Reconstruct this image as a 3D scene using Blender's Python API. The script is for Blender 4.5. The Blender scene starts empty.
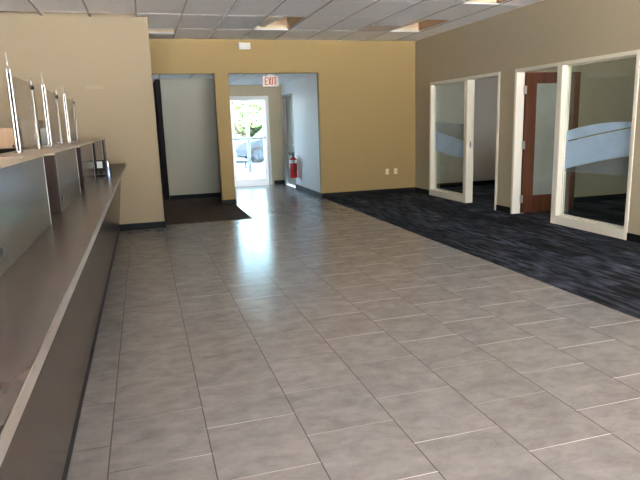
import bpy, bmesh, math, random
from mathutils import Vector, Matrix
random.seed(7)
PI = math.pi
S = bpy.context.scene
C = S.collection

# ------------------------------------------------------------------ materials
def new_mat(name):
    m = bpy.data.materials.new(name); m.use_nodes = True
    nt = m.node_tree
    return m, nt, nt.nodes['Principled BSDF']

def N(nt, kind, **kw):
    n = nt.nodes.new(kind)
    for k, v in kw.items():
        if k in n.inputs.keys():
            n.inputs[k].default_value = v
        else:
            setattr(n, k, v)
    return n

def plain(name, col, rough=.6, metal=0., noise=.06, nscale=6., bump=0., bscale=80., spec=.5, coat=0.):
    """colour with a gentle mottling and an optional fine bump"""
    m, nt, b = new_mat(name)
    L = nt.links.new
    tc = N(nt, 'ShaderNodeTexCoord')
    nz = N(nt, 'ShaderNodeTexNoise', Scale=nscale, Detail=4.)
    L(tc.outputs['Object'], nz.inputs['Vector'])
    mr = N(nt, 'ShaderNodeMapRange'); mr.inputs['To Min'].default_value = 1 - noise; mr.inputs['To Max'].default_value = 1 + noise
    L(nz.outputs['Fac'], mr.inputs['Value'])
    mx = N(nt, 'ShaderNodeVectorMath', operation='SCALE'); mx.inputs[0].default_value = col
    L(mr.outputs['Result'], mx.inputs['Scale'])
    L(mx.outputs['Vector'], b.inputs['Base Color'])
    b.inputs['Roughness'].default_value = rough; b.inputs['Metallic'].default_value = metal
    b.inputs['Specular IOR Level'].default_value = spec
    b.inputs['Coat Weight'].default_value = coat
    if bump:
        n2 = N(nt, 'ShaderNodeTexNoise', Scale=bscale, Detail=3.)
        L(tc.outputs['Object'], n2.inputs['Vector'])
        bp = N(nt, 'ShaderNodeBump', Strength=bump, Distance=.01)
        L(n2.outputs['Fac'], bp.inputs['Height']); L(bp.outputs['Normal'], b.inputs['Normal'])
    return m

def grain(name, c1, c2, scale, rough=.35, dist=.0, spec=.5, coat=0.):
    """streaky laminate / wood: noise stretched by the given scale vector"""
    m, nt, b = new_mat(name); L = nt.links.new
    tc = N(nt, 'ShaderNodeTexCoord'); mp = N(nt, 'ShaderNodeMapping'); mp.inputs['Scale'].default_value = scale
    L(tc.outputs['Object'], mp.inputs['Vector'])
    nz = N(nt, 'ShaderNodeTexNoise', Scale=1., Detail=6., Distortion=dist); L(mp.outputs['Vector'], nz.inputs['Vector'])
    cr = N(nt, 'ShaderNodeValToRGB')
    cr.color_ramp.elements[0].position = .3; cr.color_ramp.elements[0].color = (*c1, 1)
    cr.color_ramp.elements[1].position = .7; cr.color_ramp.elements[1].color = (*c2, 1)
    L(nz.outputs['Fac'], cr.inputs['Fac']); L(cr.outputs['Color'], b.inputs['Base Color'])
    b.inputs['Roughness'].default_value = rough; b.inputs['Specular IOR Level'].default_value = spec
    b.inputs['Coat Weight'].default_value = coat; b.inputs['Coat Roughness'].default_value = .15
    return m

TX0, TW, TY0, TL = -.275, .4585, 2.508, .4755
def tile_mat():
    m, nt, b = new_mat('floor_tile'); L = nt.links.new
    def M(op, a=None, c=None, d=None):
        n = N(nt, 'ShaderNodeMath', operation=op)
        for i, v in enumerate((a, c, d)):
            if v is None: continue
            if isinstance(v, (int, float)): n.inputs[i].default_value = v
            else: L(v, n.inputs[i])
        return n.outputs[0]
    tc = N(nt, 'ShaderNodeTexCoord'); sp = N(nt, 'ShaderNodeSeparateXYZ'); L(tc.outputs['Object'], sp.inputs[0])
    u = M('DIVIDE', M('SUBTRACT', sp.outputs[0], TX0), TW)
    row = M('FLOOR', u); fu = M('FRACT', u)
    half = M('MULTIPLY', M('FLOORED_MODULO', row, 2.), .5)
    v = M('ADD', M('DIVIDE', M('SUBTRACT', sp.outputs[1], TY0), TL), half)
    col = M('FLOOR', v); fv = M('FRACT', v)
    du = M('MULTIPLY', M('MINIMUM', fu, M('SUBTRACT', 1., fu)), TW)
    dv = M('MULTIPLY', M('MINIMUM', fv, M('SUBTRACT', 1., fv)), TL)
    gu = M('LESS_THAN', du, .0030); gv = M('LESS_THAN', dv, .0024)
    g = M('MAXIMUM', gu, gv)
    cb = N(nt, 'ShaderNodeCombineXYZ'); L(row, cb.inputs[0]); L(col, cb.inputs[1])
    wn = N(nt, 'ShaderNodeTexWhiteNoise', noise_dimensions='3D'); L(cb.outputs[0], wn.inputs['Vector'])
    # cloudy stone figure, shifted tile by tile
    off = N(nt, 'ShaderNodeVectorMath', operation='MULTIPLY_ADD'); L(wn.outputs['Color'], off.inputs[0]); off.inputs[1].default_value = (20, 20, 20); L(tc.outputs['Object'], off.inputs[2])
    mp = N(nt, 'ShaderNodeMapping'); mp.inputs['Scale'].default_value = (3.2, 5.0, 1); L(off.outputs[0], mp.inputs['Vector'])
    n1 = N(nt, 'ShaderNodeTexNoise', Scale=1.8, Detail=9., Roughness=.72, Distortion=.25); L(mp.outputs[0], n1.inputs['Vector'])
    cr = N(nt, 'ShaderNodeValToRGB'); e = cr.color_ramp.elements
    e[0].position = .25; e[0].color = (.146, .134, .126, 1); e[1].position = .75; e[1].color = (.276, .254, .240, 1)
    L(n1.outputs['Fac'], cr.inputs['Fac'])
    tv = M('MULTIPLY_ADD', wn.outputs['Value'], .07, .965)
    sc = N(nt, 'ShaderNodeVectorMath', operation='SCALE'); L(cr.outputs['Color'], sc.inputs[0]); L(tv, sc.inputs['Scale'])
    # old grout: long joints dirtier than the cross joints
    gn = N(nt, 'ShaderNodeTexNoise', Scale=.55, Detail=1.); L(tc.outputs['Object'], gn.inputs['Vector'])
    gcr = N(nt, 'ShaderNodeValToRGB'); e = gcr.color_ramp.elements
    e[0].position = .42; e[0].color = (.07, .052, .042, 1); e[1].position = .56; e[1].color = (.47, .44, .41, 1)
    L(M('ADD', gn.outputs['Fac'], M('MULTIPLY_ADD', sp.outputs[0], .13, -.10)), gcr.inputs['Fac'])
    gc = N(nt, 'ShaderNodeMix', data_type='RGBA'); gc.inputs[6].default_value = (.045, .034, .028, 1)
    L(gv, gc.inputs[0]); L(gcr.outputs['Color'], gc.inputs[7])
    mx = N(nt, 'ShaderNodeMix', data_type='RGBA'); L(g, mx.inputs[0]); L(sc.outputs[0], mx.inputs[6]); L(gc.outputs[2], mx.inputs[7])
    L(mx.outputs[2], b.inputs['Base Color'])
    rr = M('MULTIPLY_ADD', n1.outputs['Fac'], .10, .165)
    L(M('MAXIMUM', rr, M('MULTIPLY', g, .8)), b.inputs['Roughness'])
    b.inputs['Specular IOR Level'].default_value = .5
    h = M('SUBTRACT', M('MULTIPLY', n1.outputs['Fac'], .5), M('MULTIPLY', g, .25))
    mp2 = N(nt, 'ShaderNodeMapping'); mp2.inputs['Scale'].default_value = (2.5, 7., 1); L(tc.outputs['Object'], mp2.inputs['Vector'])
    n3 = N(nt, 'ShaderNodeTexNoise', Scale=1., Detail=1.5); L(mp2.outputs[0], n3.inputs['Vector'])
    h = M('ADD', h, M('MULTIPLY', n3.outputs['Fac'], 4.))
    bp = N(nt, 'ShaderNodeBump', Strength=.05, Distance=.004); L(h, bp.inputs['Height']); L(bp.outputs['Normal'], b.inputs['Normal'])
    return m

def carpet_mat(name, dark, light, plank=True):
    m, nt, b = new_mat(name); L = nt.links.new
    tc = N(nt, 'ShaderNodeTexCoord')
    mp = N(nt, 'ShaderNodeMapping'); mp.inputs['Scale'].default_value = (17, 2.8, 1) if plank else (9, 9, 1)
    L(tc.outputs['Object'], mp.inputs['Vector'])
    n1 = N(nt, 'ShaderNodeTexNoise', Scale=1., Detail=5., Roughness=.6); L(mp.outputs[0], n1.inputs['Vector'])
    cr = N(nt, 'ShaderNodeValToRGB'); e = cr.color_ramp.elements
    e[0].position = .42; e[0].color = (*dark, 1); e[1].position = .72; e[1].color = (*light, 1)
    L(n1.outputs['Fac'], cr.inputs['Fac'])
    last = cr.outputs['Color']
    if plank:   # 25 x 100 cm planks laid with staggered ends, each a slightly different shade
        bt = N(nt, 'ShaderNodeTexBrick', offset=.5)
        sw = N(nt, 'ShaderNodeSeparateXYZ'); L(tc.outputs['Object'], sw.inputs[0])
        cb = N(nt, 'ShaderNodeCombineXYZ'); L(sw.outputs[1], cb.inputs[0]); L(sw.outputs[0], cb.inputs[1]); L(cb.outputs[0], bt.inputs['Vector'])
        bt.inputs['Scale'].default_value = 1; bt.inputs['Brick Width'].default_value = 1.; bt.inputs['Row Height'].default_value = .25
        bt.inputs['Mortar Size'].default_value = 0; bt.inputs['Color1'].default_value = (.30, .30, .30, 1); bt.inputs['Color2'].default_value = (1.6, 1.6, 1.65, 1)
        mu = N(nt, 'ShaderNodeMix', data_type='RGBA', blend_type='MULTIPLY'); mu.inputs[0].default_value = 1
        L(last, mu.inputs[6]); L(bt.outputs['Color'], mu.inputs[7]); last = mu.outputs[2]
    L(last, b.inputs['Base Color'])
    b.inputs['Roughness'].default_value = .95; b.inputs['Specular IOR Level'].default_value = .15
    n2 = N(nt, 'ShaderNodeTexNoise', Scale=260., Detail=2.); L(tc.outputs['Object'], n2.inputs['Vector'])
    bp = N(nt, 'ShaderNodeBump', Strength=.5, Distance=.006); L(n2.outputs['Fac'], bp.inputs['Height']); L(bp.outputs['Normal'], b.inputs['Normal'])
    return m

def glass_mat(name, tint=(.93, .97, .95), rough=.02, haze=.0, hcol=(.7, .72, .72)):
    m = bpy.data.materials.new(name); m.use_nodes = True; nt = m.node_tree; L = nt.links.new
    nt.nodes.remove(nt.nodes['Principled BSDF']); out = nt.nodes['Material Output']
    tr = N(nt, 'ShaderNodeBsdfTransparent'); tr.inputs[0].default_value = (*tint, 1)
    gl = N(nt, 'ShaderNodeBsdfGlossy', Roughness=rough)
    lw = N(nt, 'ShaderNodeLayerWeight', Blend=.5)          # Schlick reflectance of a thin pane, same from both sides
    pw = N(nt, 'ShaderNodeMath', operation='POWER'); L(lw.outputs['Facing'], pw.inputs[0]); pw.inputs[1].default_value = 5.
    fr = N(nt, 'ShaderNodeMath', operation='MULTIPLY_ADD'); L(pw.outputs[0], fr.inputs[0]); fr.inputs[1].default_value = .96; fr.inputs[2].default_value = .04
    mx = N(nt, 'ShaderNodeMixShader'); L(fr.outputs[0], mx.inputs[0]); L(tr.outputs[0], mx.inputs[1]); L(gl.outputs[0], mx.inputs[2])
    last = mx
    if haze:
        df = N(nt, 'ShaderNodeBsdfDiffuse'); df.inputs[0].default_value = (*hcol, 1)
        nz = N(nt, 'ShaderNodeTexNoise', Scale=5.); tc = N(nt, 'ShaderNodeTexCoord'); L(tc.outputs['Object'], nz.inputs['Vector'])
        mr = N(nt, 'ShaderNodeMapRange'); mr.inputs['To Min'].default_value = haze * .85; mr.inputs['To Max'].default_value = haze * 1.15; L(nz.outputs['Fac'], mr.inputs['Value'])
        m2 = N(nt, 'ShaderNodeMixShader'); L(mr.outputs[0], m2.inputs[0]); L(mx.outputs[0], m2.inputs[1]); L(df.outputs[0], m2.inputs[2]); last = m2
    L(last.outputs[0], out.inputs[0])
    return m

M = dict(
    wall_tan=plain('wall_paint_tan', (.272, .216, .137), .75, noise=.025, nscale=1.2, bump=.05, bscale=220),
    wall_ochre=plain('wall_paint_ochre', (.298, .209, .083), .75, noise=.03, nscale=1.2, bump=.05, bscale=220),
    wall_beige=plain('wall_paint_beige', (.375, .325, .222), .75, noise=.025, nscale=1.2, bump=.05, bscale=220),
    wall_hall=plain('wall_paint_hall', (.80, .81, .82), .6, noise=.02, nscale=1.2, bump=.04, bscale=220),
    wall_pale=plain('wall_paint_pale', (.32, .305, .245), .7, noise=.02, nscale=1.2, bump=.04, bscale=220),
    wall_shell=plain('outer_wall', (.5, .47, .42), .8, noise=.05),
    tile=tile_mat(),
    carpet=carpet_mat('carpet_plank', (.004, .0045, .007), (.075, .086, .115)),
    office_carpet=carpet_mat('carpet_office', (.030, .031, .040), (.075, .078, .095)),
    mat_brown=carpet_mat('carpet_brown', (.060, .042, .034), (.095, .068, .058), False),
    base=plain('rubber_base', (.008, .009, .011), .6, noise=.1, spec=.12),
    ceil=plain('ceiling_tile', (.93, .93, .94), .9, noise=.03, nscale=3, bump=.15, bscale=150),
    tbar=plain('ceiling_tee', (.36, .355, .35), .45, noise=.05),
    tbar_white=plain('ceiling_tee_white', (.74, .74, .74), .5, noise=.03),
    frame=plain('frame_paint', (.76, .73, .62), .4, noise=.03),
    white=plain('white_plastic', (.75, .76, .74), .45, noise=.02),
    cream=plain('cream_board', (.80, .70, .50), .7, noise=.05),
    tan_board=plain('tan_board', (.72, .55, .36), .7, noise=.08),
    alum=plain('aluminium', (.62, .66, .70), .38, metal=.6, noise=.04),
    chrome=plain('chrome', (.34, .33, .32), .2, metal=1., noise=.02),
    steel=plain('brushed_steel', (.42, .42, .41), .3, metal=1., noise=.04),
    black=plain('black_plastic', (.010, .010, .010), .5, noise=.05, spec=.12),
    red=plain('red_paint', (.42, .012, .02), .25, noise=.05),
    red_letter=plain('red_letter', (.45, .03, .015), .5, noise=.03),
    ledge=grain('ledge_laminate', (.046, .034, .027), (.080, .062, .051), (16, 5, 8), .26, .1),
    ledge_edge=grain('ledge_edge', (.15, .135, .12), (.21, .19, .17), (6, 3, 6), .35),
    panel=grain('front_laminate', (.030, .019, .011), (.040, .026, .016), (30, 60, 1.0), .22, .2, spec=.3),
    face=grain('face_laminate', (.062, .061, .060), (.070, .069, .068), (14, 10, 1.0), .2, .1, spec=.4),
    brown=grain('brown_laminate', (.016, .010, .009), (.022, .014, .012), (40, 40, 2), .6, spec=.06),
    cabtop=grain('top_laminate', (.25, .185, .125), (.33, .25, .175), (12, 2, 4), .3, .4),
    wood=grain('door_wood', (.065, .019, .007), (.110, .036, .013), (22, 22, 1.0), .35, .5, spec=.25),
    wood_tan=grain('tan_wood', (.36, .21, .09), (.47, .29, .14), (16, 16, 1.0), .45, .5),
    rust=grain('joist_wood', (.62, .37, .20), (.78, .52, .31), (8, 1, 10), .8),
    duct=plain('duct_wrap', (.90, .80, .62), .6, noise=.12, nscale=9),
    grey_steel=plain('grey_cabinet', (.24, .24, .22), .5, noise=.04),
    pale_cab=plain('pale_cabinet', (.44, .37, .31), .5, noise=.03),
    dark=plain('dark_laminate_and_shade', (.012, .009, .008), .8, noise=.1, spec=.15),
    glass=glass_mat('clear_glass', (.90, .95, .93)),
    dusty=glass_mat('dusty_glass', (.93, .93, .92), haze=.10, hcol=(.55, .5, .47)),
    film=glass_mat('frosted_film', (.62, .68, .74), rough=.25, haze=.80, hcol=(.52, .72, .93)),
    film_soft=glass_mat('soft_film', (.8, .84, .86), rough=.25, haze=.12, hcol=(.62, .74, .86)),
    lite=glass_mat('door_lite', (.80, .86, .83), rough=.1, haze=.45, hcol=(.58, .62, .56)),
    ground=plain('concrete_ground', (.27, .27, .27), .9, noise=.15, nscale=.6),
    asphalt=plain('asphalt', (.20, .20, .21), .9, noise=.15, nscale=2.),
    roof=plain('roof_deck', (.16, .11, .08), .9, noise=.1),
    bark=plain('bark', (.02, .016, .014), .9, noise=.2),
    car_white=plain('car_paint_white', (.16, .22, .26), .25, noise=.01),
    car_silver=plain('car_paint_silver', (.10, .12, .15), .25, metal=.4, noise=.01),
    car_glass=plain('car_glass', (.06, .10, .13), .08, noise=.02),
    tyre=plain('tyre', (.02, .02, .022), .8, noise=.1),
)
def leaf_mat(name, a, b_):
    m, nt, b = new_mat(name); L = nt.links.new
    tc = N(nt, 'ShaderNodeTexCoord'); nz = N(nt, 'ShaderNodeTexNoise', Scale=2.5, Detail=5.); L(tc.outputs['Object'], nz.inputs['Vector'])
    cr = N(nt, 'ShaderNodeValToRGB'); cr.color_ramp.elements[0].position = .35; cr.color_ramp.elements[1].position = .65
    cr.color_ramp.elements[0].color = (*a, 1); cr.color_ramp.elements[1].color = (*b_, 1)
    L(nz.outputs['Fac'], cr.inputs['Fac']); L(cr.outputs['Color'], b.inputs['Base Color']); b.inputs['Roughness'].default_value = .6
    return m
M['leaf'] = leaf_mat('leaf_green', (.028, .065, .016), (.075, .13, .04))
M['leaf_pale'] = leaf_mat('leaf_pale', (.06, .09, .04), (.13, .16, .08))

# ------------------------------------------------------------------ mesh helpers
def box(bm, x0, x1, y0, y1, z0, z1, mat=None):
    if x1 < x0: x0, x1 = x1, x0
    if y1 < y0: y0, y1 = y1, y0
    v = [bm.verts.new((x, y, z)) for z in (z0, z1) for y in (y0, y1) for x in (x0, x1)]
    for f in ((0, 2, 3, 1), (4, 5, 7, 6), (0, 1, 5, 4), (2, 6, 7, 3), (0, 4, 6, 2), (1, 3, 7, 5)):
        bm.faces.new([v[i] for i in f])
    if mat is not None: bmesh.ops.transform(bm, matrix=mat, verts=v)
    return v

def tube(bm, pts, rad, seg=14, cap=True):
    """tube through a list of points; rad is a number or one radius per point"""
    pts = [Vector(p) for p in pts]
    if not isinstance(rad, (list, tuple)): rad = [rad] * len(pts)
    rings = []; ref = None
    for i, p in enumerate(pts):
        d = (pts[min(i + 1, len(pts) - 1)] - pts[max(i - 1, 0)]).normalized()
        if ref is None: ref = Vector((1, 0, 0)) if abs(d.x) < .9 else Vector((0, 1, 0))
        a = (ref - d * ref.dot(d)).normalized(); b = d.cross(a); ref = a
        rings.append([bm.verts.new(p + (a * math.cos(t) + b * math.sin(t)) * rad[i]) for t in [2 * PI * k / seg for k in range(seg)]])
    for r0, r1 in zip(rings, rings[1:]):
        for k in range(seg): bm.faces.new((r0[k], r0[(k + 1) % seg], r1[(k + 1) % seg], r1[k]))
    if cap:
        bm.faces.new(rings[0][::-1]); bm.faces.new(rings[-1])

def lathe(bm, cx, cy, prof, seg=24):
    tube(bm, [(cx, cy, z) for r, z in prof], [max(r, .0005) for r, z in prof], seg)

def prism_x(bm, prof, x0, x1):
    """extrude a (y, z) outline along x"""
    a = [bm.verts.new((x0, y, z)) for y, z in prof]; b = [bm.verts.new((x1, y, z)) for y, z in prof]
    n = len(prof)
    bm.faces.new(a); bm.faces.new(b[::-1])
    for i in range(n): bm.faces.new((a[i], b[i], b[(i + 1) % n], a[(i + 1) % n]))

def obj(name, bm, mat, parent=None, bevel=0, smooth=False, kind=None, label=None):
    bmesh.ops.recalc_face_normals(bm, faces=bm.faces)
    me = bpy.data.meshes.new(name); bm.to_mesh(me); bm.free()
    o = bpy.data.objects.new(name, me); C.objects.link(o); me.materials.append(mat)
    if smooth:
        me.shade_smooth()
        if smooth == 'auto':
            md = o.modifiers.new('es', 'EDGE_SPLIT'); md.split_angle = math.radians(40)
    if bevel:
        md = o.modifiers.new('bev', 'BEVEL'); md.width = bevel; md.segments = 2; md.limit_method = 'ANGLE'
    if parent:
        o.parent = parent
        o.matrix_parent_inverse = Matrix.Translation(-parent.location) if parent.type == 'EMPTY' else Matrix()
        if parent.type == 'EMPTY':
            # keep the child's own origin at its parent's base
            o.matrix_parent_inverse = Matrix()
            me.transform(Matrix.Translation(-parent.location))
    if kind: o['kind'] = kind
    if label: o['label'] = label
    return o

def B(): return bmesh.new()

def thing(name, label, cat, loc=(0, 0, 0), group=None, kind=None):
    o = bpy.data.objects.new(name, None); C.objects.link(o); o.location = loc; o.empty_display_size = .1
    o['label'] = label; o['category'] = cat
    if group: o['group'] = group
    if kind: o['kind'] = kind
    return o

def tag(o, label, cat, group=None, kind=None):
    o['label'] = label; o['category'] = cat
    if group: o['group'] = group
    if kind: o['kind'] = kind
    return o

def struct(name, bm, mat, label, cat, bevel=0):
    return tag(obj(name, bm, mat, bevel=bevel), label, cat, kind='structure')

def boxes(*specs):
    bm = B()
    for s in specs: box(bm, *s)
    return bm

# ------------------------------------------------------------------ measured room
W = 5.43            # right wall plane
CZ = 3.047          # main ceiling
YB = 11.15          # back wall plane
YS = 9.06           # stub wall plane
XS = .215           # stub wall right edge
XC = 3.40           # tile / carpet seam
HX0, HX1, HY, HZ = 1.62, 3.37, 14.40, 2.45   # hall
YF = -8.6           # unseen window wall, added behind the camera for daylight
XL = -4.2           # wall behind the tellers
XO = 8.9            # outer wall of the offices
ZR = 3.75           # roof deck

# floors
bm = B()
def quad(bm, x0, x1, y0, y1, z):
    bm.faces.new([bm.verts.new(p) for p in ((x0, y0, z), (x1, y0, z), (x1, y1, z), (x0, y1, z))])
box(bm, XL, XC, YF, 9.27, -.05, 0); box(bm, XC, W + .12, YF, .5, -.05, 0); box(bm, HX0 - .02, XC, 9.27, YB, -.05, 0); box(bm, HX0 - .02, HX1, YB, HY + .1, -.05, 0)  # unseen right front area tiled, not carpeted, to bounce more light
struct('floor', bm, M['tile'], 'beige square stone look floor tiles in a running bond across the room', 'floor')
struct('floor_carpet', boxes((XC, W + .12, .5, YB, -.05, .006)), M['carpet'], 'black and navy streaked carpet planks along the right wall', 'carpet')
struct('floor_office', boxes((W + .12, XO, YF, 11.9, -.05, .005)), M['office_carpet'], 'dark grey carpet inside the glazed offices', 'carpet')
struct('floor_alcove', boxes((-1.5, HX0 - .02, 9.27, HY + .1, -.05, .006)), M['mat_brown'], 'dark brown carpet in front of and inside the alcove', 'carpet')

# back wall (ochre) with the alcove and hall openings
struct('wall_back', boxes((XS - .12, 1.37, YB, YB + .12, 2.445, ZR), (1.37, 1.62, YB, YB + .22, 0, ZR),
       (1.62, HX1, YB, YB + .12, 2.445, ZR), (HX1, W, YB, YB + .12, 0, ZR)), M['wall_ochre'], 'ochre yellow wall at the far end with two openings', 'wall')
# stub wall facing the camera at the end of the counter, returning to the back wall
struct('wall_left', boxes((XL, XS, YS, YS + .14, 0, ZR), (XS - .12, XS, YS + .14, YB, 0, ZR)), M['wall_tan'], 'tan wall at the far end of the teller counter', 'wall')
# right wall with two glazed door openings
O1 = (8.16, 10.50); O2 = (5.45, 7.77); OZ = 2.19
struct('wall_right', boxes((W, W + .12, YF, O2[0], 0, ZR), (W, W + .12, O2[1], O1[0], 0, ZR), (W, W + .12, O1[1], YB + .12, 0, ZR),
       (W, W + .12, O2[0], O2[1], OZ, ZR), (W, W + .12, O1[0], O1[1], OZ, ZR)), M['wall_beige'], 'dull beige right wall with two glazed office openings', 'wall')
# hall and alcove
struct('wall_hall_left', boxes((1.57, HX0, YB + .22, HY, 0, 2.7)), M['wall_pale'], 'hidden left side wall of the exit hall', 'wall')
struct('wall_hall_right', boxes((HX1, HX1 + .12, YB + .12, 13.30, 0, 2.7), (HX1, HX1 + .12, 14.22, HY, 0, 2.7), (HX1, HX1 + .12, 13.30, 14.22, 2.17, 2.7)),
       M['wall_hall'], 'pale right side wall of the exit hall', 'wall')
struct('wall_hall_back', boxes((XL, 2.04, HY, HY + .15, 0, ZR), (3.04, XO, HY, HY + .15, 0, ZR), (2.04, 3.04, HY, HY + .15, 2.185, ZR)),
       M['wall_beige'], 'beige end wall of the exit hall around the glass door', 'wall')
struct('wall_alcove_back', boxes((.44, 1.57, 12.5, 12.6, 0, 2.6)), M['wall_pale'], 'greyish back wall of the alcove behind the brown carpet', 'wall')
struct('wall_alcove_left', boxes((-1.5, .44, 13.5, 13.6, 0, 2.6), (-1.5, -1.4, YB, 13.5, 0, 2.6), (.34, .44, 12.6, 13.5, 0, 2.6)), M['dark'], 'dark recess at the left side of the alcove', 'wall')  # near-black colour stands in for the shade of an unlit passage
struct('ceiling_hall', boxes((HX0, HX1, YB + .12, HY, HZ, HZ + .03)), M['ceil'], 'white ceiling of the exit hall', 'ceiling')
struct('ceiling_alcove', boxes((-1.4, 1.57, YB + .12, 13.5, 2.467, 2.5)), M['ceil'], 'grey ceiling of the alcove', 'ceiling')
bm = B()
for x in (2.0, 2.61, 3.22): box(bm, x - .012, x + .012, YB + .13, HY - .01, HZ - .006, HZ)
for y in (11.9, 12.52, 13.13, 13.74): box(bm, HX0 + .01, HX1 - .01, y - .012, y + .012, HZ - .005, HZ)
struct('trim_1', bm, M['tbar_white'], 'white suspension grid on the hall ceiling', 'ceiling grid')
bm = B()
for x in (-.2, .41, 1.02): box(bm, x - .012, x + .012, YB + .13, 12.49, 2.461, 2.467)
for y in (11.7, 12.3): box(bm, -1.3, 1.56, y - .012, y + .012, 2.462, 2.467)
struct('trim_2', bm, M['tbar'], 'suspension grid on the alcove ceiling', 'ceiling grid')

# offices behind the right wall
struct('wall_office', boxes((W + .12, XO, 8.25, 8.35, 0, ZR)), M['wall_beige'], 'partition wall between the two offices', 'wall')
struct('wall_office_back', boxes((W + .12, XO, 11.5, 11.6, 0, ZR)), plain('wall_paint_office', (.48, .43, .37), .75, noise=.02), 'back wall of the farther office', 'wall')
struct('ceiling_office', boxes((W + .12, XO, YF + .12, 8.25, 2.75, 2.78), (W + .12, XO, 8.35, 11.5, 2.75, 2.78)), M['ceil'], 'ceiling of the offices', 'ceiling')

# shell: roof deck, added shade block, added window wall behind the camera, outer walls
struct('roof', boxes((XL - .2, XO + .2, YF - .2, HY + .35, ZR, ZR + .2)), M['roof'], 'brown deck above the suspended ceiling', 'roof')
struct('shade_block', boxes((XL - 12, XO + 10, YF - .2, HY + .35, ZR + .2, ZR + 7.0)), M['wall_shell'], 'unseen block added above the roof to shade the rear yard', 'building')  # out of view, added so its shadow covers the yard behind the exit
WZ0, WZ1 = .08, 2.95
wx = [XL + .25, -2.1, 0, 2.1, W - .25]
bm = boxes((XL, XO, YF - .15, YF, WZ1, ZR), (XL, XO, YF - .15, YF, 0, WZ0), (XL, wx[0], YF - .15, YF, WZ0, WZ1), (W - .25, W + .5, YF - .15, YF, WZ0, WZ1), (XO - .3, XO, YF - .15, YF, WZ0, WZ1))
struct('wall_front', bm, M['wall_beige'], 'unseen window wall added behind the camera for daylight', 'wall')  # invented opening that lets daylight into the room
struct('wall_outer_left', boxes((XL - .15, XL, YF, HY + .15, 0, ZR)), M['wall_tan'], 'wall behind the tellers', 'wall')
struct('wall_outer_right', boxes((XO, XO + .15, YF, 9.2, 0, ZR), (XO, XO + .15, 10.0, HY + .15, 0, ZR), (XO, XO + .15, 9.2, 10.0, 0, 1.1), (XO, XO + .15, 9.2, 10.0, 2.1, ZR)), M['wall_beige'], 'outer wall of the offices', 'wall')  # unseen window hole added to light the farther office
bm = B()
for x in wx[1:-1]: box(bm, x - .03, x + .03, YF - .1, YF - .04, WZ0, WZ1)
box(bm, wx[0], wx[-1], YF - .1, YF - .04, WZ0, WZ0 + .06); box(bm, wx[0], wx[-1], YF - .1, YF - .04, WZ1 - .06, WZ1)
struct('window_3', bm, M['alum'], 'aluminium frame of the added window wall behind the camera', 'window')

# ------------------------------------------------------------------ suspended ceiling with missing tiles
gx = [.063 + .6125 * k for k in range(-7, 10)]
gx = [g for g in gx if XL < g < W]
ex = [XL] + gx + [W]
gy = [7.55 + 1.226 * k for k in range(-13, 4)]
gy = [g for g in gy if YF < g < YB]
half = 10.0 - .613 + .01, 10.0 + .55
ey = sorted([YF] + gy + [YB, 9.39, 10.55])
def ix(v, lst): return min(range(len(lst)), key=lambda i: abs(lst[i] - v))
Y0, Y1, Y2 = gy[ix(7.55, gy)], gy[ix(8.776, gy)], gy[ix(10.0, gy)]
holes = [  # (x0, x1, y0, y1)
    (1.90, 2.51, Y1, Y2), (3.74, 4.35, 9.39, Y2), (4.35, 4.963, Y1, Y2), (4.35, 4.963, Y0 - 1.226, Y0), (.063, .676, Y2, 10.55)]
bm = B()
for i in range(len(ex) - 1):
    for j in range(len(ey) - 1):
        cx, cy = (ex[i] + ex[i + 1]) / 2, (ey[j] + ey[j + 1]) / 2
        if cx < XS and cy > YS: continue
        if any(a < cx < b and c < cy < d for a, b, c, d in holes): continue
        y1 = ey[j + 1]; y0 = ey[j]
        box(bm, ex[i], ex[i + 1], y0, y1, CZ, CZ + .018)
struct('ceiling', bm, M['ceil'], 'suspended ceiling of pale lay in panels with some missing', 'ceiling')
bm = B()
for g in gx:
    y1 = YB if g > XS else YS
    box(bm, g - .011, g + .011, YF, y1, CZ - .006, CZ)
struct('trim_3', bm, M['tbar'], 'grey long runners of the ceiling grid', 'ceiling grid')
bm = B()
for g in gy:
    for a, b in zip(ex, ex[1:]):
        if a < XS - .2 and g > YS: continue
        box(bm, a + .012, b - .012, g - .009, g + .009, CZ - .004, CZ)
struct('trim_4', bm, M['tbar_white'], 'white cross tees of the ceiling grid', 'ceiling grid')

# what shows in the openings
def opening(h, group, label, rust_right=True, board=True, duct=None):
    x0, x1, y0, y1 = h
    t = thing('ceiling_cavity', label, 'ceiling opening', ((x0 + x1) / 2, (y0 + y1) / 2, CZ + .02), group)
    if rust_right: obj('joist', boxes((x1 + .0, x1 + .05, y0 - .1, y1 + .1, CZ + .03, CZ + .33)), M['rust'], t)
    obj('header', boxes((x0 - .05, x1 + .06, y0 - .08, y0 - .02, CZ + .03, CZ + .3)), M['rust'], t)
    if board: obj('insulation_board', boxes((x0 - .1, x1 - .03, y1 + .0, y1 + .04, CZ + .022, CZ + .075)), M['cream'], t, bevel=.01)
    if board: obj('back_board', boxes((x0 - .1, x1 - .002, y1 + .06, y1 + .09, CZ + .022, CZ + .36)), M['tan_board'], t, label='tan board at the back')
    return t
def flex_duct(t, a, b, r):
    bm = B(); a = Vector(a); b = Vector(b); n = 60
    pts = [a.lerp(b, i / n) for i in range(n + 1)]
    tube(bm, pts, [r * (1 + .03 * (i % 2)) for i in range(n + 1)], 20)
    obj('flexible_duct', bm, M['duct'], t, smooth=True, label='tan wrapped duct')
t = opening(holes[0], 'ceiling openings', 'open ceiling bay above the hall opening with tan duct and brown joist inside')
flex_duct(t, (2.06, 9.93, CZ + .125), (2.33, 8.0, CZ + .16), .10)
t = opening(holes[2], 'ceiling openings', 'open ceiling bay near the right wall beside the brown return grille')
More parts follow.
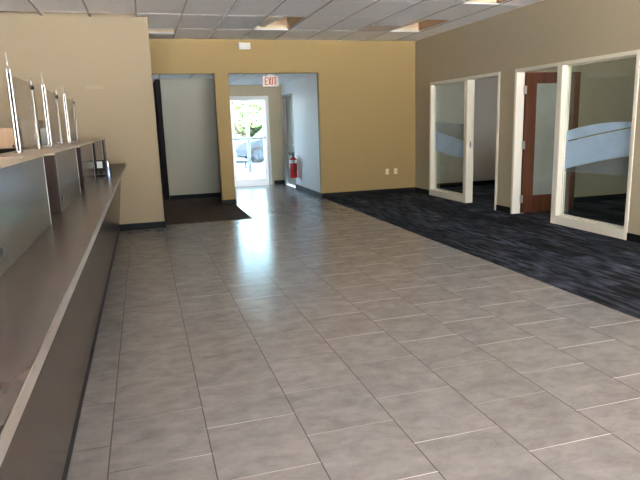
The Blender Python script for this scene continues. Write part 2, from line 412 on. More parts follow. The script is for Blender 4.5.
flex_duct(t, (4.48, 9.93, CZ + .13), (4.72, 8.0, CZ + .16), .10)
opening(holes[3], 'ceiling openings', 'open ceiling bay at the top edge of the photo near the right wall')
opening(holes[4], 'ceiling openings', 'small open ceiling bay above the alcove beside the tan wall', rust_right=True)
x0, x1, y0, y1 = holes[1]
t = thing('return_grille', 'square brown return air grille in the ceiling', 'vent', ((x0 + x1) / 2, (y0 + y1) / 2, CZ - .004))
obj('grille_frame', boxes((x0, x0 + .03, y0, y1, CZ - .004, CZ + .02), (x1 - .03, x1, y0, y1, CZ - .004, CZ + .02), (x0 + .03, x1 - .03, y0, y0 + .03, CZ - .004, CZ + .02), (x0 + .03, x1 - .03, y1 - .03, y1, CZ - .004, CZ + .02)), M['tbar'], t)
bm = B()
for k in range(22): 
    y = y0 + .04 + k * (y1 - y0 - .08) / 21
    box(bm, x0 + .03, x1 - .03, y - .003, y + .003, CZ, CZ + .03)
obj('louvers', bm, plain('grille_tan', (.24, .18, .13), .6), t)
obj('duct_box', boxes((x0 + .01, x1 - .01, y0 + .01, y1 - .01, CZ + .031, CZ + .05)), M['dark'], t)

# ------------------------------------------------------------------ baseboards
bh, bt = .10, .012
struct('baseboard_back', boxes((HX1, W, YB - bt, YB, 0, bh), (1.37, 1.62, YB - bt, YB, 0, bh), (1.62, 1.62 + bt, YB - bt, YB + .2, 0, bh), (1.37 - bt, 1.37, YB, YB + .2, 0, bh)), M['base'], 'black rubber baseboard on the ochre wall', 'baseboard', .003)
struct('baseboard_left', boxes((-.45, XS + bt, YS - bt, YS, 0, bh), (XS, XS + bt, YS, YB, 0, bh)), M['base'], 'black rubber baseboard on the tan wall', 'baseboard', .003)
struct('baseboard_right', boxes((W - bt, W, YF, O2[0] - .002, 0, bh), (W - bt, W, O2[1] + .002, O1[0] - .002, 0, bh), (W - bt, W, O1[1] + .002, YB, 0, bh)), M['base'], 'black rubber baseboard on the right wall', 'baseboard', .003)
struct('baseboard_alcove', boxes((.44, 1.57, 12.5 - bt, 12.5, 0, bh), ), M['base'], 'black rubber baseboard in the alcove', 'baseboard', .003)
struct('baseboard_hall', boxes((HX1 - bt, HX1, YB + .0, 13.24, 0, bh), (3.10, HX1, HY - bt, HY, 0, bh)), M['base'], 'dark baseboard along the exit hall', 'baseboard', .003)
struct('baseboard_office', boxes((W + .12, XO, 8.25 - bt, 8.25, 0, bh), (W + .12, XO, 11.5 - bt, 11.5, 0, bh)), M['base'], 'black baseboard inside the offices', 'baseboard', .003)

# ------------------------------------------------------------------ glazed office openings
GX = W + .095       # glass plane
FX0, FX1 = W - .012, W + .132
def office_front(n, y_out0, y_out1, glass_y, door_y, mull, label):
    """painted steel frame: jambs, head, sill under the glass, mullion"""
    t = thing('window_%d' % n, label, 'window', (W, (y_out0 + y_out1) / 2, 0), kind='structure')
    bm = B()
    f = .05
    box(bm, FX0, FX1, y_out0, y_out0 + f, 0, OZ); box(bm, FX0, FX1, y_out1 - f, y_out1, 0, OZ)
    box(bm, FX0, FX1, y_out0 + f, y_out1 - f, OZ - f, OZ)
    box(bm, FX0, FX1, mull[0], mull[1], 0, OZ - f)
    box(bm, FX0, FX1, glass_y[0], glass_y[1], .007, .125)
    obj('window_frame', bm, M['frame'], t, bevel=.004)
    bm = B()   # glazing stops
    a, b = glass_y; s = .014
    for x0, x1 in ((GX - .024, GX - .006), (GX + .006, GX + .024)):
        box(bm, x0, x1, a, a + s, .125, OZ - f); box(bm, x0, x1, b - s, b, .125, OZ - f)
        box(bm, x0, x1, a + s, b - s, .125, .125 + s); box(bm, x0, x1, a + s, b - s, OZ - f - s, OZ - f)
    obj('glazing_stop', bm, M['frame'], t)
    obj('glass_pane', boxes((GX - .003, GX + .003, a, b, .125, OZ - f)), M['glass'], t)
    return t
w1 = office_front(1, O1[0], O1[1], (9.21, 10.45), (8.21, 9.11), (9.11, 9.21), 'farther office front with glass sidelight and empty doorway')
w2 = office_front(2, O2[0], O2[1], (5.50, 6.72), (6.82, 7.72), (6.72, 6.82), 'nearer office front with glass sidelight and open wooden door')
obj('strike_plate', boxes((W + .05, W + .08, 9.106, 9.11, .98, 1.10), ), M['steel'], w1)
obj('strike_hole', boxes((W + .06, W + .072, 9.1045, 9.1065, 1.02, 1.06), ), M['black'], w1)

def film(parent, name, y0, y1, lo, hi, mat, n=24):
    """privacy film on the room side of the glass between two curves z = f(t)"""
    bm = B(); x = GX - .0045; a = []; b = []
    for i in range(n + 1):
        t = i / n; y = y0 + (y1 - y0) * t
        a.append((bm.verts.new((x, y, lo(t))), bm.verts.new((x - .0006, y, lo(t)))))
        b.append((bm.verts.new((x, y, hi(t))), bm.verts.new((x - .0006, y, hi(t)))))
    for i in range(n):
        bm.faces.new((a[i][0], a[i + 1][0], b[i + 1][0], b[i][0])); bm.faces.new((a[i][1], b[i][1], b[i + 1][1], a[i + 1][1]))
        bm.faces.new((a[i][0], a[i][1], a[i + 1][1], a[i + 1][0])); bm.faces.new((b[i][0], b[i + 1][0], b[i + 1][1], b[i][1]))
    return obj(name, bm, mat, parent)
FILMS = []

# the open wooden door of the nearer office
DW, DH, DT = .93, 2.122, .045
d = thing('door_1', 'reddish brown wooden door with tall glass panel standing open in the office front', 'door', (W + .15, 7.70, .012), kind='structure')
bm = B(); st, rt, rb = .165, .15, .26
box(bm, 0, st, 0, DT, 0, DH); box(bm, DW - st, DW, 0, DT, 0, DH); box(bm, st, DW - st, 0, DT, 0, rb); box(bm, st, DW - st, 0, DT, DH - rt, DH)
def dobj(name, bm, mat, **k):
    o = obj(name, bm, mat, **k); o.parent = d; return o
dobj('door_leaf', bm, M['wood'], bevel=.002)
dobj('door_glass', boxes((st, DW - st, DT / 2 - .004, DT / 2 + .004, rb, DH - rt)), M['lite'])
bm = B()
for y0, y1 in ((-.004, .012), (DT - .012, DT + .004)):
    s = .012
    box(bm, st, st + s, y0, y1, rb, DH - rt); box(bm, DW - st - s, DW - st, y0, y1, rb, DH - rt)
    box(bm, st + s, DW - st - s, y0, y1, rb, rb + s); box(bm, st + s, DW - st - s, y0, y1, DH - rt - s, DH - rt)
dobj('glazing_bead', bm, M['wood'])
for z in (.22, 1.05, 1.87):
    bm = B(); box(bm, -.045, -.002, -.004, .0, z - .06, z + .06); tube(bm, [(-.004, -.008, z - .06), (-.004, -.008, z + .06)], .009, 10)
    dobj('hinge', bm, M['steel'])
for side in (0, 1):
    bm = B(); y = -.055 if side == 0 else DT + .055
    tube(bm, [(DW - .07, 0 if side == 0 else DT, 1.0), (DW - .07, y, 1.0), (DW - .19, y, 1.0)], .009, 10)
    lathe(bm, 0, 0, [(.0, -.004), (.028, -.004), (.028, .004), (.0, .004)], 16)
    bm2 = bm
    vs = bm.verts[-64:] if False else None
    dobj('door_handle', bm, M['steel'])
d.rotation_euler.z = math.radians(-3)

# ------------------------------------------------------------------ exit hall: glass door, side door, sign, extinguisher
t = thing('door_2', 'white framed glass exit door at the end of the hall', 'door', (2.54, HY, 0), kind='structure')
fx0, fx1 = 2.04, 3.04
obj('door_frame', boxes((fx0, fx0 + .06, HY - .02, HY + .13, 0, 2.185), (fx1 - .06, fx1, HY - .02, HY + .13, 0, 2.185), (fx0 + .06, fx1 - .06, HY - .02, HY + .13, 2.09, 2.185)), M['white'], t, bevel=.004)
lx0, lx1 = fx0 + .065, fx1 - .065
obj('door_leaf', boxes((lx0, lx0 + .06, HY + .02, HY + .065, .01, 2.085), (lx1 - .1, lx1, HY + .02, HY + .065, .01, 2.085), (lx0 + .06, lx1 - .1, HY + .02, HY + .065, .01, .17), (lx0 + .06, lx1 - .1, HY + .02, HY + .065, 2.02, 2.085)), M['alum'], t, bevel=.003)
obj('glass_pane', boxes((lx0 + .06, lx1 - .1, HY + .038, HY + .046, .17, 2.02)), M['glass'], t)
bm = B(); tube(bm, [(lx0 + .03, HY + .02, 1.17), (lx0 + .03, HY - .045, 1.17), (lx1 - .05, HY - .045, 1.17), (lx1 - .05, HY + .02, 1.17)], .017, 12)
obj('push_bar', bm, M['steel'], t, smooth='auto')
obj('threshold', boxes((fx0 + .06, fx1 - .06, HY - .02, HY + .13, 0, .009)), M['alum'], t)

t = thing('door_3', 'narrow side door beside the fire extinguisher in the hall', 'door', (HX1, 13.76, 0), kind='structure')
obj('door_frame', boxes((HX1 - .012, HX1 + .12, 13.25, 13.31, 0, 2.18), (HX1 - .012, HX1 + .12, 14.21, 14.27, 0, 2.18), (HX1 - .012, HX1 + .12, 13.31, 14.21, 2.12, 2.18)), plain('side_frame', (.34, .32, .28), .5), t, bevel=.003)
obj('door_leaf', boxes((HX1 + .07, HX1 + .115, 13.31, 14.21, .01, 2.12)), plain('door_grey_brown', (.20, .17, .13), .5), t)
bm = B(); tube(bm, [(HX1 + .07, 13.40, 1.0), (HX1 + .015, 13.40, 1.0), (HX1 + .015, 13.52, 1.0)], .01, 10)
obj('door_handle', bm, M['steel'], t, smooth='auto')

t = thing('exit_sign', 'white exit sign with red letters hanging from the hall ceiling', 'sign', (2.505, 11.55, HZ - .216))
obj('sign_body', boxes((2.36, 2.65, 11.53, 11.57, HZ - .216, HZ - .03)), plain('sign_face', (.66, .58, .48), .5), t, bevel=.006)
bm = B(); box(bm, 2.44, 2.57, 11.535, 11.565, HZ - .03, HZ - .001)
obj('canopy', bm, M['alum'], t)
bm = boxes((2.353, 2.362, 11.526, 11.574, HZ - .22, HZ - .026), (2.648, 2.657, 11.526, 11.574, HZ - .22, HZ - .026), (2.362, 2.648, 11.526, 11.574, HZ - .22, HZ - .211), (2.362, 2.648, 11.526, 11.574, HZ - .035, HZ - .026))
obj('sign_frame', bm, M['alum'], t)
bm = B()   # block letters E X I T, 15 cm tall
zb, zt = HZ - .197, HZ - .052; yb = 11.524
def bar(x0, z0, x1, z1, w):
    dx, dz = x1 - x0, z1 - z0; L_ = math.hypot(dx, dz); nx, nz = -dz / L_ * w / 2, dx / L_ * w / 2
    pr = [(x0 + nx, z0 + nz), (x1 + nx, z1 + nz), (x1 - nx, z1 - nz), (x0 - nx, z0 - nz)]
    a = [bm.verts.new((x, yb, z)) for x, z in pr]; b = [bm.verts.new((x, yb + .007, z)) for x, z in pr]
    bm.faces.new(a); bm.faces.new(b[::-1])
    for i in range(4): bm.faces.new((a[i], b[i], b[(i + 1) % 4], a[(i + 1) % 4]))
w = .017
x = 2.385; bar(x + w / 2, zb, x + w / 2, zt, w)
for z in (zb + w / 2, (zb + zt) / 2, zt - w / 2): bar(x, z, x + .056, z, w)
x = 2.452; bar(x + .008, zb, x + .056, zt, w); bar(x + .056, zb, x + .008, zt, w)
x = 2.528; bar(x + w / 2, zb, x + w / 2, zt, w)
x = 2.558; bar(x, zt - w / 2, x + .066, zt - w / 2, w); bar(x + .033, zb, x + .033, zt, w)
obj('lettering', bm, M['red_letter'], t)

ex_, ey_ = 3.265, 13.02
t = thing('fire_extinguisher', 'red fire extinguisher mounted low on the hall wall', 'fire extinguisher', (ex_, ey_, .27))
bm = B(); lathe(bm, ex_, ey_, [(.0, .27), (.078, .27), (.085, .285), (.085, .68), (.078, .705), (.05, .735), (.026, .75), (.026, .765), (0, .765)], 28)
obj('cylinder', bm, M['red'], t, smooth='auto')
bm = B(); lathe(bm, ex_, ey_, [(.0, .61), (.0862, .61), (.0862, .68), (.0, .68)], 28)
obj('instruction_band', bm, M['white'], t, smooth='auto')
bm = B(); lathe(bm, ex_, ey_, [(0, .765), (.022, .765), (.022, .81), (0, .81)], 16); box(bm, ex_ - .10, ex_ + .03, ey_ - .012, ey_ + .012, .80, .815)
box(bm, ex_ - .11, ex_ + .03, ey_ - .012, ey_ + .012, .835, .848); box(bm, ex_ + .01, ex_ + .03, ey_ - .01, ey_ + .01, .81, .84)
obj('valve_handle', bm, M['black'], t, bevel=.003)
bm = B(); tube(bm, [(ex_ + .0, ey_ - .02, .79), (ex_ + .0, ey_ - .09, .78), (ex_ - .01, ey_ - .115, .70), (ex_ - .01, ey_ - .112, .50), (ex_ - .01, ey_ - .105, .40)], [.011, .011, .011, .012, .018], 10)
obj('hose', bm, M['black'], t, smooth=True)
obj('bracket', boxes((HX1 - .022, HX1 - .001, ey_ - .03, ey_ + .03, .45, .78), (HX1 - .03, HX1 - .001, ey_ - .03, ey_ + .03, .68, .70)), M['steel'], t)

# small wall fittings
t = thing('emergency_light', 'small white plastic box high on the ochre wall', 'wall box', (1.945, YB, 2.87))
obj('housing', boxes((1.835, 2.06, YB - .06, YB, 2.87, 2.985)), M['white'], t, bevel=.014)
obj('lens_strip', boxes((1.86, 2.035, YB - .064, YB - .055, 2.885, 2.90)), M['alum'], t)
def outlet(x, label):
    t = thing('wall_outlet', label, 'outlet', (x, YB, .395), 'wall plates low on the ochre wall')
    obj('cover_plate', boxes((x - .04, x + .04, YB - .008, YB, .40, .52)), plain('plate_ivory', (.60, .50, .33), .45), t, bevel=.003)
    for z in (.43, .49): obj('socket', boxes((x - .018, x + .018, YB - .0095, YB - .006, z - .014, z + .014)), M['cream'], t)
outlet(4.79, 'left of the two ivory wall plates low on the ochre wall'); outlet(4.98, 'right of the two ivory wall plates nearest the right wall corner')
tag(obj('sign_backing', boxes((-.71, -.48, YS - .004, YS, 2.062, 2.112)), plain('plate_tan', (.295, .236, .152), .6), bevel=.001), 'faint tan strip left on the tan wall above the posts', 'wall plate')

# ------------------------------------------------------------------ teller counter
CY0, CY1 = -6.0, YS - .001
LE, LZ, LT = -.268, 1.0, .038
t = thing('teller_counter', 'long brown teller counter with projecting ledge along the left side', 'counter', (-.6, 3.4, 0))
prism = [(-.44, .09), (-.335, LZ - LT), (-.36, LZ - LT), (-.46, .09)]
def prism_y(bm, prof, y0, y1):
    a = [bm.verts.new((x, y0, z)) for x, z in prof]; b = [bm.verts.new((x, y1, z)) for x, z in prof]; n = len(prof)
    bm.faces.new(a); bm.faces.new(b[::-1])
    for i in range(n): bm.faces.new((a[i], b[i], b[(i + 1) % n], a[(i + 1) % n]))
bm = B(); prism_y(bm, prism, CY0, CY1); obj('front_panel', bm, M['panel'], t, label='brown sloping front panel')
obj('toe_kick', boxes((-.47, -.448, CY0, CY1, 0, .09)), M['base'], t, label='black toe kick')
obj('ledge', boxes((-.90, LE - .003, CY0, CY1, LZ - LT, LZ)), M['ledge'], t, bevel=.002, label='mottled brown laminate ledge')
obj('ledge_edge', boxes((LE - .003, LE, CY0, CY1, LZ - LT, LZ - .001)), M['ledge_edge'], t, label='greyish edge band')
obj('counter_back', boxes((-.90, -.88, CY0, CY1, .0, LZ - LT)), M['brown'], t)

FX, BX, TZ = -.515, -.88, 1.365
cabs = [(-.98 + .0, .21), (.60, 1.81), (2.20, 3.41), (3.88, 5.03), (5.41, 6.61), (7.0, 8.2), (8.6, CY1)]
words = [None, 'brown and grey teller cabinet nearest the camera at the left photo edge', 'large grey fronted teller cabinet nearest the camera', 'second grey fronted teller cabinet from the camera below the tallest pair of posts',
         'third grey fronted teller cabinet from the camera', 'fourth teller cabinet from the camera behind the small items', 'short teller cabinet against the tan wall']
for i, (a, b) in enumerate(cabs):
    if i == 0: continue
    t = thing('teller_cabinet', words[i], 'cabinet', ((FX + BX) / 2, (a + b) / 2, LZ), 'teller cabinets on the counter ledge')
    obj('cabinet_body', boxes((BX, FX - .006, a + .001, b - .004, LZ + .001, TZ - .012)), M['brown'], t, label='dark brown ends')
    obj('front_face', boxes((FX - .006, FX, a, b - .004, LZ + .001, TZ)), M['face'], t, bevel=.0015, label='grey laminate front')
    obj('edge_strip', boxes((FX - .012, FX + .001, b - .004, b, LZ + .001, TZ - .002)), M['white'], t, label='thin white edge strip')
    obj('cabinet_top', boxes((BX - .01, FX - .0065, a, b, TZ - .012, TZ)), M['cabtop'], t, bevel=.002, label='tan laminate top')
    nb = cabs[i + 1][0] if i + 1 < len(cabs) else None
    if nb: obj('bridge_shelf', boxes((-.63, FX - .05, b, nb, TZ - .013, TZ - .001), (BX, -.63, b + .16, nb, TZ - .013, TZ - .001)), M['cabtop'], t, label='tan shelf bridging the gap')
    bm = B(); tube(bm, [(FX, a + .06, 1.085), (FX + .008, a + .06, 1.085)], .007, 12); box(bm, FX, FX + .004, a + .055, a + .065, 1.06, 1.10); tube(bm, [(FX + .004, a + .06, 1.062), (FX + .012, a + .06, 1.056), (FX + .012, a + .06, 1.07)], .0025, 8)
    obj('latch', bm, M['black'], t, label='black latch')

# posts and glass
PX = -.785
pairs = [(4.27, 5.07), (5.67, 6.46), (7.12, 8.02)]
def post(y, tall, label):
    t = thing('glass_post', label, 'post', (PX, y, TZ), 'chrome posts on the teller cabinets')
    top = 1.895
    bm = B()
    if tall:
        tube(bm, [(PX - .0095, y, TZ), (PX - .0095, y, top)], .006, 14); tube(bm, [(PX + .0095, y, TZ), (PX + .0095, y, top)], .006, 14)
    else:
        lathe(bm, PX, y, [(0, TZ), (.0125, TZ), (.0125, top - .02), (.009, top), (0, top)], 16)
    obj('rail', bm, M['chrome'], t, smooth='auto')
    if tall: obj('channel', boxes((PX - .005, PX + .005, y - .004, y + .004, TZ, top - .01)), M['black'], t, label='groove between the rails')
    bm = B(); lathe(bm, PX, y, [(0, TZ), (.026, TZ), (.026, TZ + .008), (0, TZ + .008)], 20)
    obj('base_plate', bm, M['chrome'], t, smooth='auto')
    if tall:
        bm = B(); tube(bm, [(PX, y, top - .02), (PX - .004, y, top + .105)], [.005, .003], 8); obj('tip_rod', bm, M['steel'], t, smooth=True)
    else:
        bm = B(); lathe(bm, PX, y, [(0, top - .075), (.0165, top - .080), (.0165, top - .05), (0, top - .055)], 16); obj('clip', bm, M['black'], t, smooth='auto')
ords = ['nearest', 'middle', 'farthest']
for k, (a, b) in enumerate(pairs):
    post(a, True, 'chrome post with a thin rod on top, the %s of three such posts' % ords[k])
    post(b, False, 'chrome post with a black clip near its top, the %s of three such posts' % ords[k])
    bm = boxes((PX - .004, PX + .004, a + .014, b - .014, TZ + .012, 1.86))
    tag(obj('glass_screen', bm, M['dusty']), ['faintly dusty glass screen between the nearest two chrome posts', 'glass screen between the middle two chrome posts', 'glass screen between the farthest two chrome posts'][k], 'glass screen', 'glass screens on the teller cabinets')

# behind the counter
t = thing('teller_desk', 'dark desk on the teller side behind the cabinets', 'desk', (-1.2, 3.4, 0))
obj('worktop', boxes((-1.5, -.905, CY0, 8.3, .76, .80)), M['dark'], t, bevel=.003)
obj('desk_panel', boxes((-.93, -.905, CY0, 8.3, 0, .76)), M['dark'], t)
for y in (CY0 + .1, 2, 5, 8.2): obj('leg', boxes((-1.48, -1.43, y, y + .05, 0, .76)), M['dark'], t)
t = thing('back_counter', 'dark back counter along the tan wall behind the teller cabinets', 'counter', (-1.6, 8.75, 0))
obj('counter_body', boxes((-2.4, -.95, 8.47, YS - .002, 0, 1.26)), M['dark'], t); obj('counter_top', boxes((-2.42, -.93, 8.44, YS - .002, 1.26, 1.29)), M['dark'], t, bevel=.003)
BZ = 1.291
t = thing('wood_cabinet', 'tan wood grained box left of the tallest chrome post', 'cabinet', (-1.87, 8.83, BZ))
obj('carcass', boxes((-2.2, -1.60, 8.62, YS - .002, BZ, 1.56)), M['wood_tan'], t, bevel=.004)
obj('door', boxes((-2.19, -1.85, 8.60, 8.62, BZ + .01, 1.55)), M['wood_tan'], t, bevel=.003); obj('door', boxes((-1.84, -1.61, 8.60, 8.62, BZ + .01, 1.55)), M['wood_tan'], t, bevel=.003)
bm = B(); lathe(bm, -1.64, 8.59, [(0, 1.31), (.012, 1.31), (.012, 1.33), (0, 1.33)], 10); obj('knob', bm, M['black'], t)
t = thing('pale_cabinet', 'pale pinkish grey cabinet seen between the nearest two posts', 'cabinet', (-1.41, 8.83, BZ))
obj('carcass', boxes((-1.52, -1.315, 8.62, YS - .002, BZ, 1.645)), M['pale_cab'], t, bevel=.004)
for z0, z1 in ((BZ + .01, 1.565), (1.575, 1.635)): obj('drawer_front', boxes((-1.515, -1.32, 8.605, 8.62, z0, z1)), M['pale_cab'], t, bevel=.002)
t = thing('file_box', 'dark grey file box seen behind the second chrome post', 'box', (-1.2, 8.83, BZ))
obj('carcass', boxes((-1.30, -1.13, 8.62, YS - .002, BZ, 1.545)), M['grey_steel'], t, bevel=.004)
obj('drawer_front', boxes((-1.295, -1.135, 8.605, 8.62, BZ + .01, 1.535)), M['grey_steel'], t, bevel=.002)

# small items on the ledge
t = thing('card_terminal', 'small black device with a white screen on the far ledge', 'card terminal', (-.46, 6.75, LZ))
bm = B(); box(bm, -.51, -.41, 6.70, 6.80, LZ, LZ + .02); box(bm, -.475, -.445, 6.74, 6.77, LZ + .02, LZ + .07); obj('stand', bm, M['black'], t, bevel=.004)
bm = boxes((-.515, -.405, 6.735, 6.76, LZ + .055, LZ + .175)); obj('housing', bm, M['black'], t, bevel=.006)
obj('screen', boxes((-.495, -.44, 6.732, 6.736, LZ + .09, LZ + .16)), plain('pale_screen', (.5, .52, .52), .5, spec=.2), t, label='white screen')
t = thing('soap_dispenser', 'chrome and dark blue dispenser standing on the far ledge', 'dispenser', (-.36, 6.30, LZ))
bm = B(); lathe(bm, -.36, 6.30, [(0, LZ), (.030, LZ), (.032, LZ + .01), (.030, LZ + .10), (.02, LZ + .125), (0, LZ + .125)], 20); obj('bottle', bm, plain('blue_grey', (.10, .14, .19), .12, metal=.6), t, smooth='auto')
bm = B(); lathe(bm, -.36, 6.30, [(0, LZ + .125), (.014, LZ + .125), (.014, LZ + .20), (0, LZ + .20)], 14); tube(bm, [(-.36, 6.30, LZ + .195), (-.36, 6.24, LZ + .195), (-.36, 6.23, LZ + .18)], .008, 10); obj('pump', bm, M['chrome'], t, smooth='auto')

# ------------------------------------------------------------------ privacy films (curves over the glass)
def lin(a, b, c=0): return lambda t: a + (b - a) * t + c * 4 * t * (1 - t)
# nearer sidelight: t = 0 at the far end (door mullion), 1 at the near jamb
film(w2, 'privacy_film', 6.72, 5.50, lin(1.143, 1.347, .008), lin(1.275, 1.388, .043), M['film'])
film(w2, 'privacy_film', 6.72, 5.50, lin(.763, 1.008, .016), lin(1.128, 1.333, .008), M['film'])
film(w2, 'privacy_film', 6.72, 5.50, lin(.740, .756, -.004), lin(.752, .995, .016), M['film_soft'])
film(w1, 'privacy_film', 10.45, 9.21, lin(.905, .785, -.027), lin(1.255, 1.068, .004), M['film'])
film(w1, 'privacy_film', 10.45, 9.21, lin(1.262, 1.075, .004), lin(1.44, 1.385, .0), M['film_soft'])

# ------------------------------------------------------------------ outside
struct('ground_rear', boxes((-60, 60, HY + .15, 90, -.15, -.02)), plain('pale_concrete', (.70, .70, .70), .9, noise=.12, nscale=.6), 'pale concrete outside the exit door', 'ground')
struct('ground', boxes((-60, 60, -60, YF - .15, -.15, -.02), (XO + .15, 60, YF - .15, HY + .15, -.15, -.02)), M['ground'], 'bright concrete ground outside', 'ground')
t = thing('porch_post', 'pale porch post outside the exit door', 'post', (2.98, 17.2, -.02))
obj('shaft', boxes((2.93, 3.03, 17.15, 17.25, -.02, 3.2)), plain('post_paint', (.22, .23, .25), .5), t, bevel=.01); obj('footing', boxes((2.87, 3.09, 17.09, 17.31, -.02, .12)), M['white'], t, bevel=.01)
def tree(x, y, h, r, n, mat, label):
    t = thing('tree', label, 'tree', (x, y, -.02), 'trees outside the exit door')
    bm = B(); tube(bm, [(x, y, -.02), (x + .1, y, h * .3), (x, y + .1, h * .7)], [.16, .12, .05], 10)
    for k in range(7):
        a = k * .9; tube(bm, [(x, y, h * (.25 + .06 * k)), (x + math.cos(a) * r * .7, y + math.sin(a) * r * .7, h * (.45 + .07 * k))], [.05, .015], 6)
    obj('trunk', bm, M['bark'], t)
    bm = B()
    for _ in range(n):
        while True:
            p = Vector((random.uniform(-1, 1), random.uniform(-1, 1), random.uniform(-1, 1)))
            if p.length < 1: break
        p = Vector((x + p.x * r, y + p.y * r, h * .58 + p.z * h * .42))
        s = random.uniform(.12, .28); R_ = Matrix.Rotation(random.uniform(0, 6.3), 3, 'Z') @ Matrix.Rotation(random.uniform(-1.2, 1.2), 3, 'X')
        bm.faces.new([bm.verts.new(p + R_ @ Vector(q)) for q in ((-s, 0, 0), (0, -s * .45, .02), (s, 0, 0), (0, s * .45, .02))])
    obj('foliage', bm, mat, t)
tree(5.7, 31, 3.4, 1.3, 6000, M['leaf'], 'leafy green tree behind the right pane of the exit door')
tree(4.6, 36, 3.9, 1.4, 1000, M['leaf_pale'], 'sparser pale tree behind the left pane of the exit door')
tree(8.6, 36, 4.2, 2.4, 1600, M['leaf'], 'green tree farther off to the right outside')
def car(x, y, paint, label, flip=1):
    """sedan seen from the side: long axis along x"""
    t = thing('car', label, 'car', (x, y, -.02), 'cars parked outside')
    prof = [(-2.2, .28), (-2.25, .55), (-2.15, .78), (-1.3, .92), (-.75, 1.38), (.65, 1.42), (1.35, .98), (2.1, .90), (2.22, .55), (2.15, .28)]
    bm = B(); a = [bm.verts.new((x + flip * px, y - .85, pz)) for px, pz in prof]; b = [bm.verts.new((x + flip * px, y + .85, pz)) for px, pz in prof]
    bm.faces.new(a); bm.faces.new(b[::-1]); n = len(prof)
    for i in range(n): bm.faces.new((a[i], b[i], b[(i + 1) % n], a[(i + 1) % n]))
    obj('car_body', bm, paint, t, bevel=.05)
    win = [(-1.15, .95), (-.70, 1.33), (.62, 1.36), (1.2, .98)]
    bm = B(); a = [bm.verts.new((x + flip * px, y - .856, pz)) for px, pz in win]; b = [bm.verts.new((x + flip * px, y - .80, pz)) for px, pz in win]
    bm.faces.new(a); bm.faces.new(b[::-1])
    for i in range(4): bm.faces.new((a[i], b[i], b[(i + 1) % 4], a[(i + 1) % 4]))
    obj('side_window', bm, M['car_glass'], t)
    for px in (-1.35, 1.38):
        for sy in (-1, 1):
            bm = B(); yy = y + sy * .80
            tube(bm, [(x + flip * px, yy - .1, .32), (x + flip * px, yy + .1, .32)], .33, 24); w_ = obj('wheel', bm, M['tyre'], t, smooth='auto')
            bm = B(); tube(bm, [(x + flip * px, yy - .11, .32), (x + flip * px, yy + .11, .32)], .2, 16)
            hc = obj('hubcap', bm, M['car_silver'], t)
            hc.parent = w_
car(3.1, 28.5, M['car_white'], 'pale blue grey car parked outside the exit door at left')
car(5.75, 24.2, M['car_silver'], 'silver car parked outside the exit door at right')
t = thing('guard_rail', 'grey low rail outside the exit door at left', 'rail', (2.9, 20.6, -.02))
bm = B(); box(bm, 1.6, 3.52, 20.57, 20.63, .17, .27); box(bm, 2.0, 2.06, 20.57, 20.63, -.02, .17); box(bm, 3.4, 3.46, 20.57, 20.63, -.02, .17); obj('bar', bm, plain('rail_paint', (.05, .06, .07), .5), t)

# ------------------------------------------------------------------ light
wd = bpy.data.worlds.new('World'); S.world = wd; wd.use_nodes = True
nt = wd.node_tree; bg = nt.nodes['Background']
sky = nt.nodes.new('ShaderNodeTexSky'); sky.sky_type = 'NISHITA'; sky.sun_disc = False
sky.sun_elevation = math.radians(38); sky.sun_rotation = math.radians(200); sky.air_density = 1.; sky.dust_density = 1.2; sky.ozone_density = 1.
mixn = nt.nodes.new('ShaderNodeMix'); mixn.data_type = 'RGBA'; mixn.inputs[0].default_value = .6
mixn.inputs[7].default_value = (2.8, 4.2, 6.0, 1)     # thin high cloud
nt.links.new(sky.outputs[0], mixn.inputs[6]); nt.links.new(mixn.outputs[2], bg.inputs['Color'])
bg.inputs['Strength'].default_value = .42
sl = bpy.data.lights.new('sun', 'SUN'); sl.energy = 200.; sl.angle = math.radians(.6); sl.color = (.98, .985, 1.)
so = bpy.data.objects.new('sun', sl); C.objects.link(so)
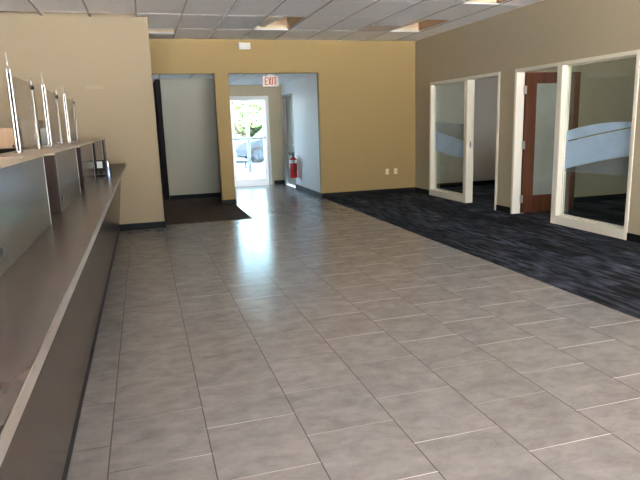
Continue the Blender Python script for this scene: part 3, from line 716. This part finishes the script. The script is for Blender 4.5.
so.rotation_euler = Vector((-.12, .845, -.52)).to_track_quat('-Z', 'Y').to_euler()     # comes in low through the window wall
def portal(name, loc, rot, sx, sy):
    l = bpy.data.lights.new(name, 'AREA'); l.shape = 'RECTANGLE'; l.size = sx; l.size_y = sy; l.cycles.is_portal = True
    o = bpy.data.objects.new(name, l); C.objects.link(o); o.location = loc; o.rotation_euler = rot
portal('window_portal', ((wx[0] + wx[-1]) / 2, YF - .16, (WZ0 + WZ1) / 2), (PI / 2, 0, 0), wx[-1] - wx[0], WZ1 - WZ0)
portal('office_window_portal', (7.2, YF - .16, 1.6), (PI / 2, 0, 0), 2.8, 2.6)
portal('far_office_side_portal', (XO + .16, 9.6, 1.6), (0, PI / 2, 0), 1.0, .8)
portal('door_portal', (2.54, HY + .2, 1.1), (-PI / 2, 0, 0), 1.0, 2.2)

# ------------------------------------------------------------------ camera
cam = bpy.data.cameras.new('camera'); co = bpy.data.objects.new('camera', cam); C.objects.link(co)
pitch, yaw, roll, fpx = .1993, .2872, -.0321, 580.03
fw = Vector((math.sin(yaw) * math.cos(pitch), math.cos(yaw) * math.cos(pitch), -math.sin(pitch)))
r0 = Vector((math.cos(yaw), -math.sin(yaw), 0)); u0 = r0.cross(fw)
c_, s_ = math.cos(roll), math.sin(roll)
rr = r0 * c_ + u0 * s_; uu = -r0 * s_ + u0 * c_
mw = Matrix((rr, uu, -fw)).transposed().to_4x4(); mw.translation = (0, 0, 1.495)
co.matrix_world = mw
cam.sensor_fit = 'HORIZONTAL'; cam.sensor_width = 36; cam.lens = fpx / 640 * 36; cam.clip_start = .05; cam.clip_end = 300
S.camera = co
vs = S.view_settings
vs.view_transform = 'Standard'; vs.look = 'None'; vs.gamma = 1; vs.use_curve_mapping = False; vs.exposure = 2.54
S.cycles.use_denoising = True
S.cycles.max_bounces = 10; S.cycles.diffuse_bounces = 6; S.cycles.transparent_max_bounces = 16
S.cycles.sample_clamp_indirect = 5; S.cycles.caustics_reflective = False; S.cycles.caustics_refractive = False
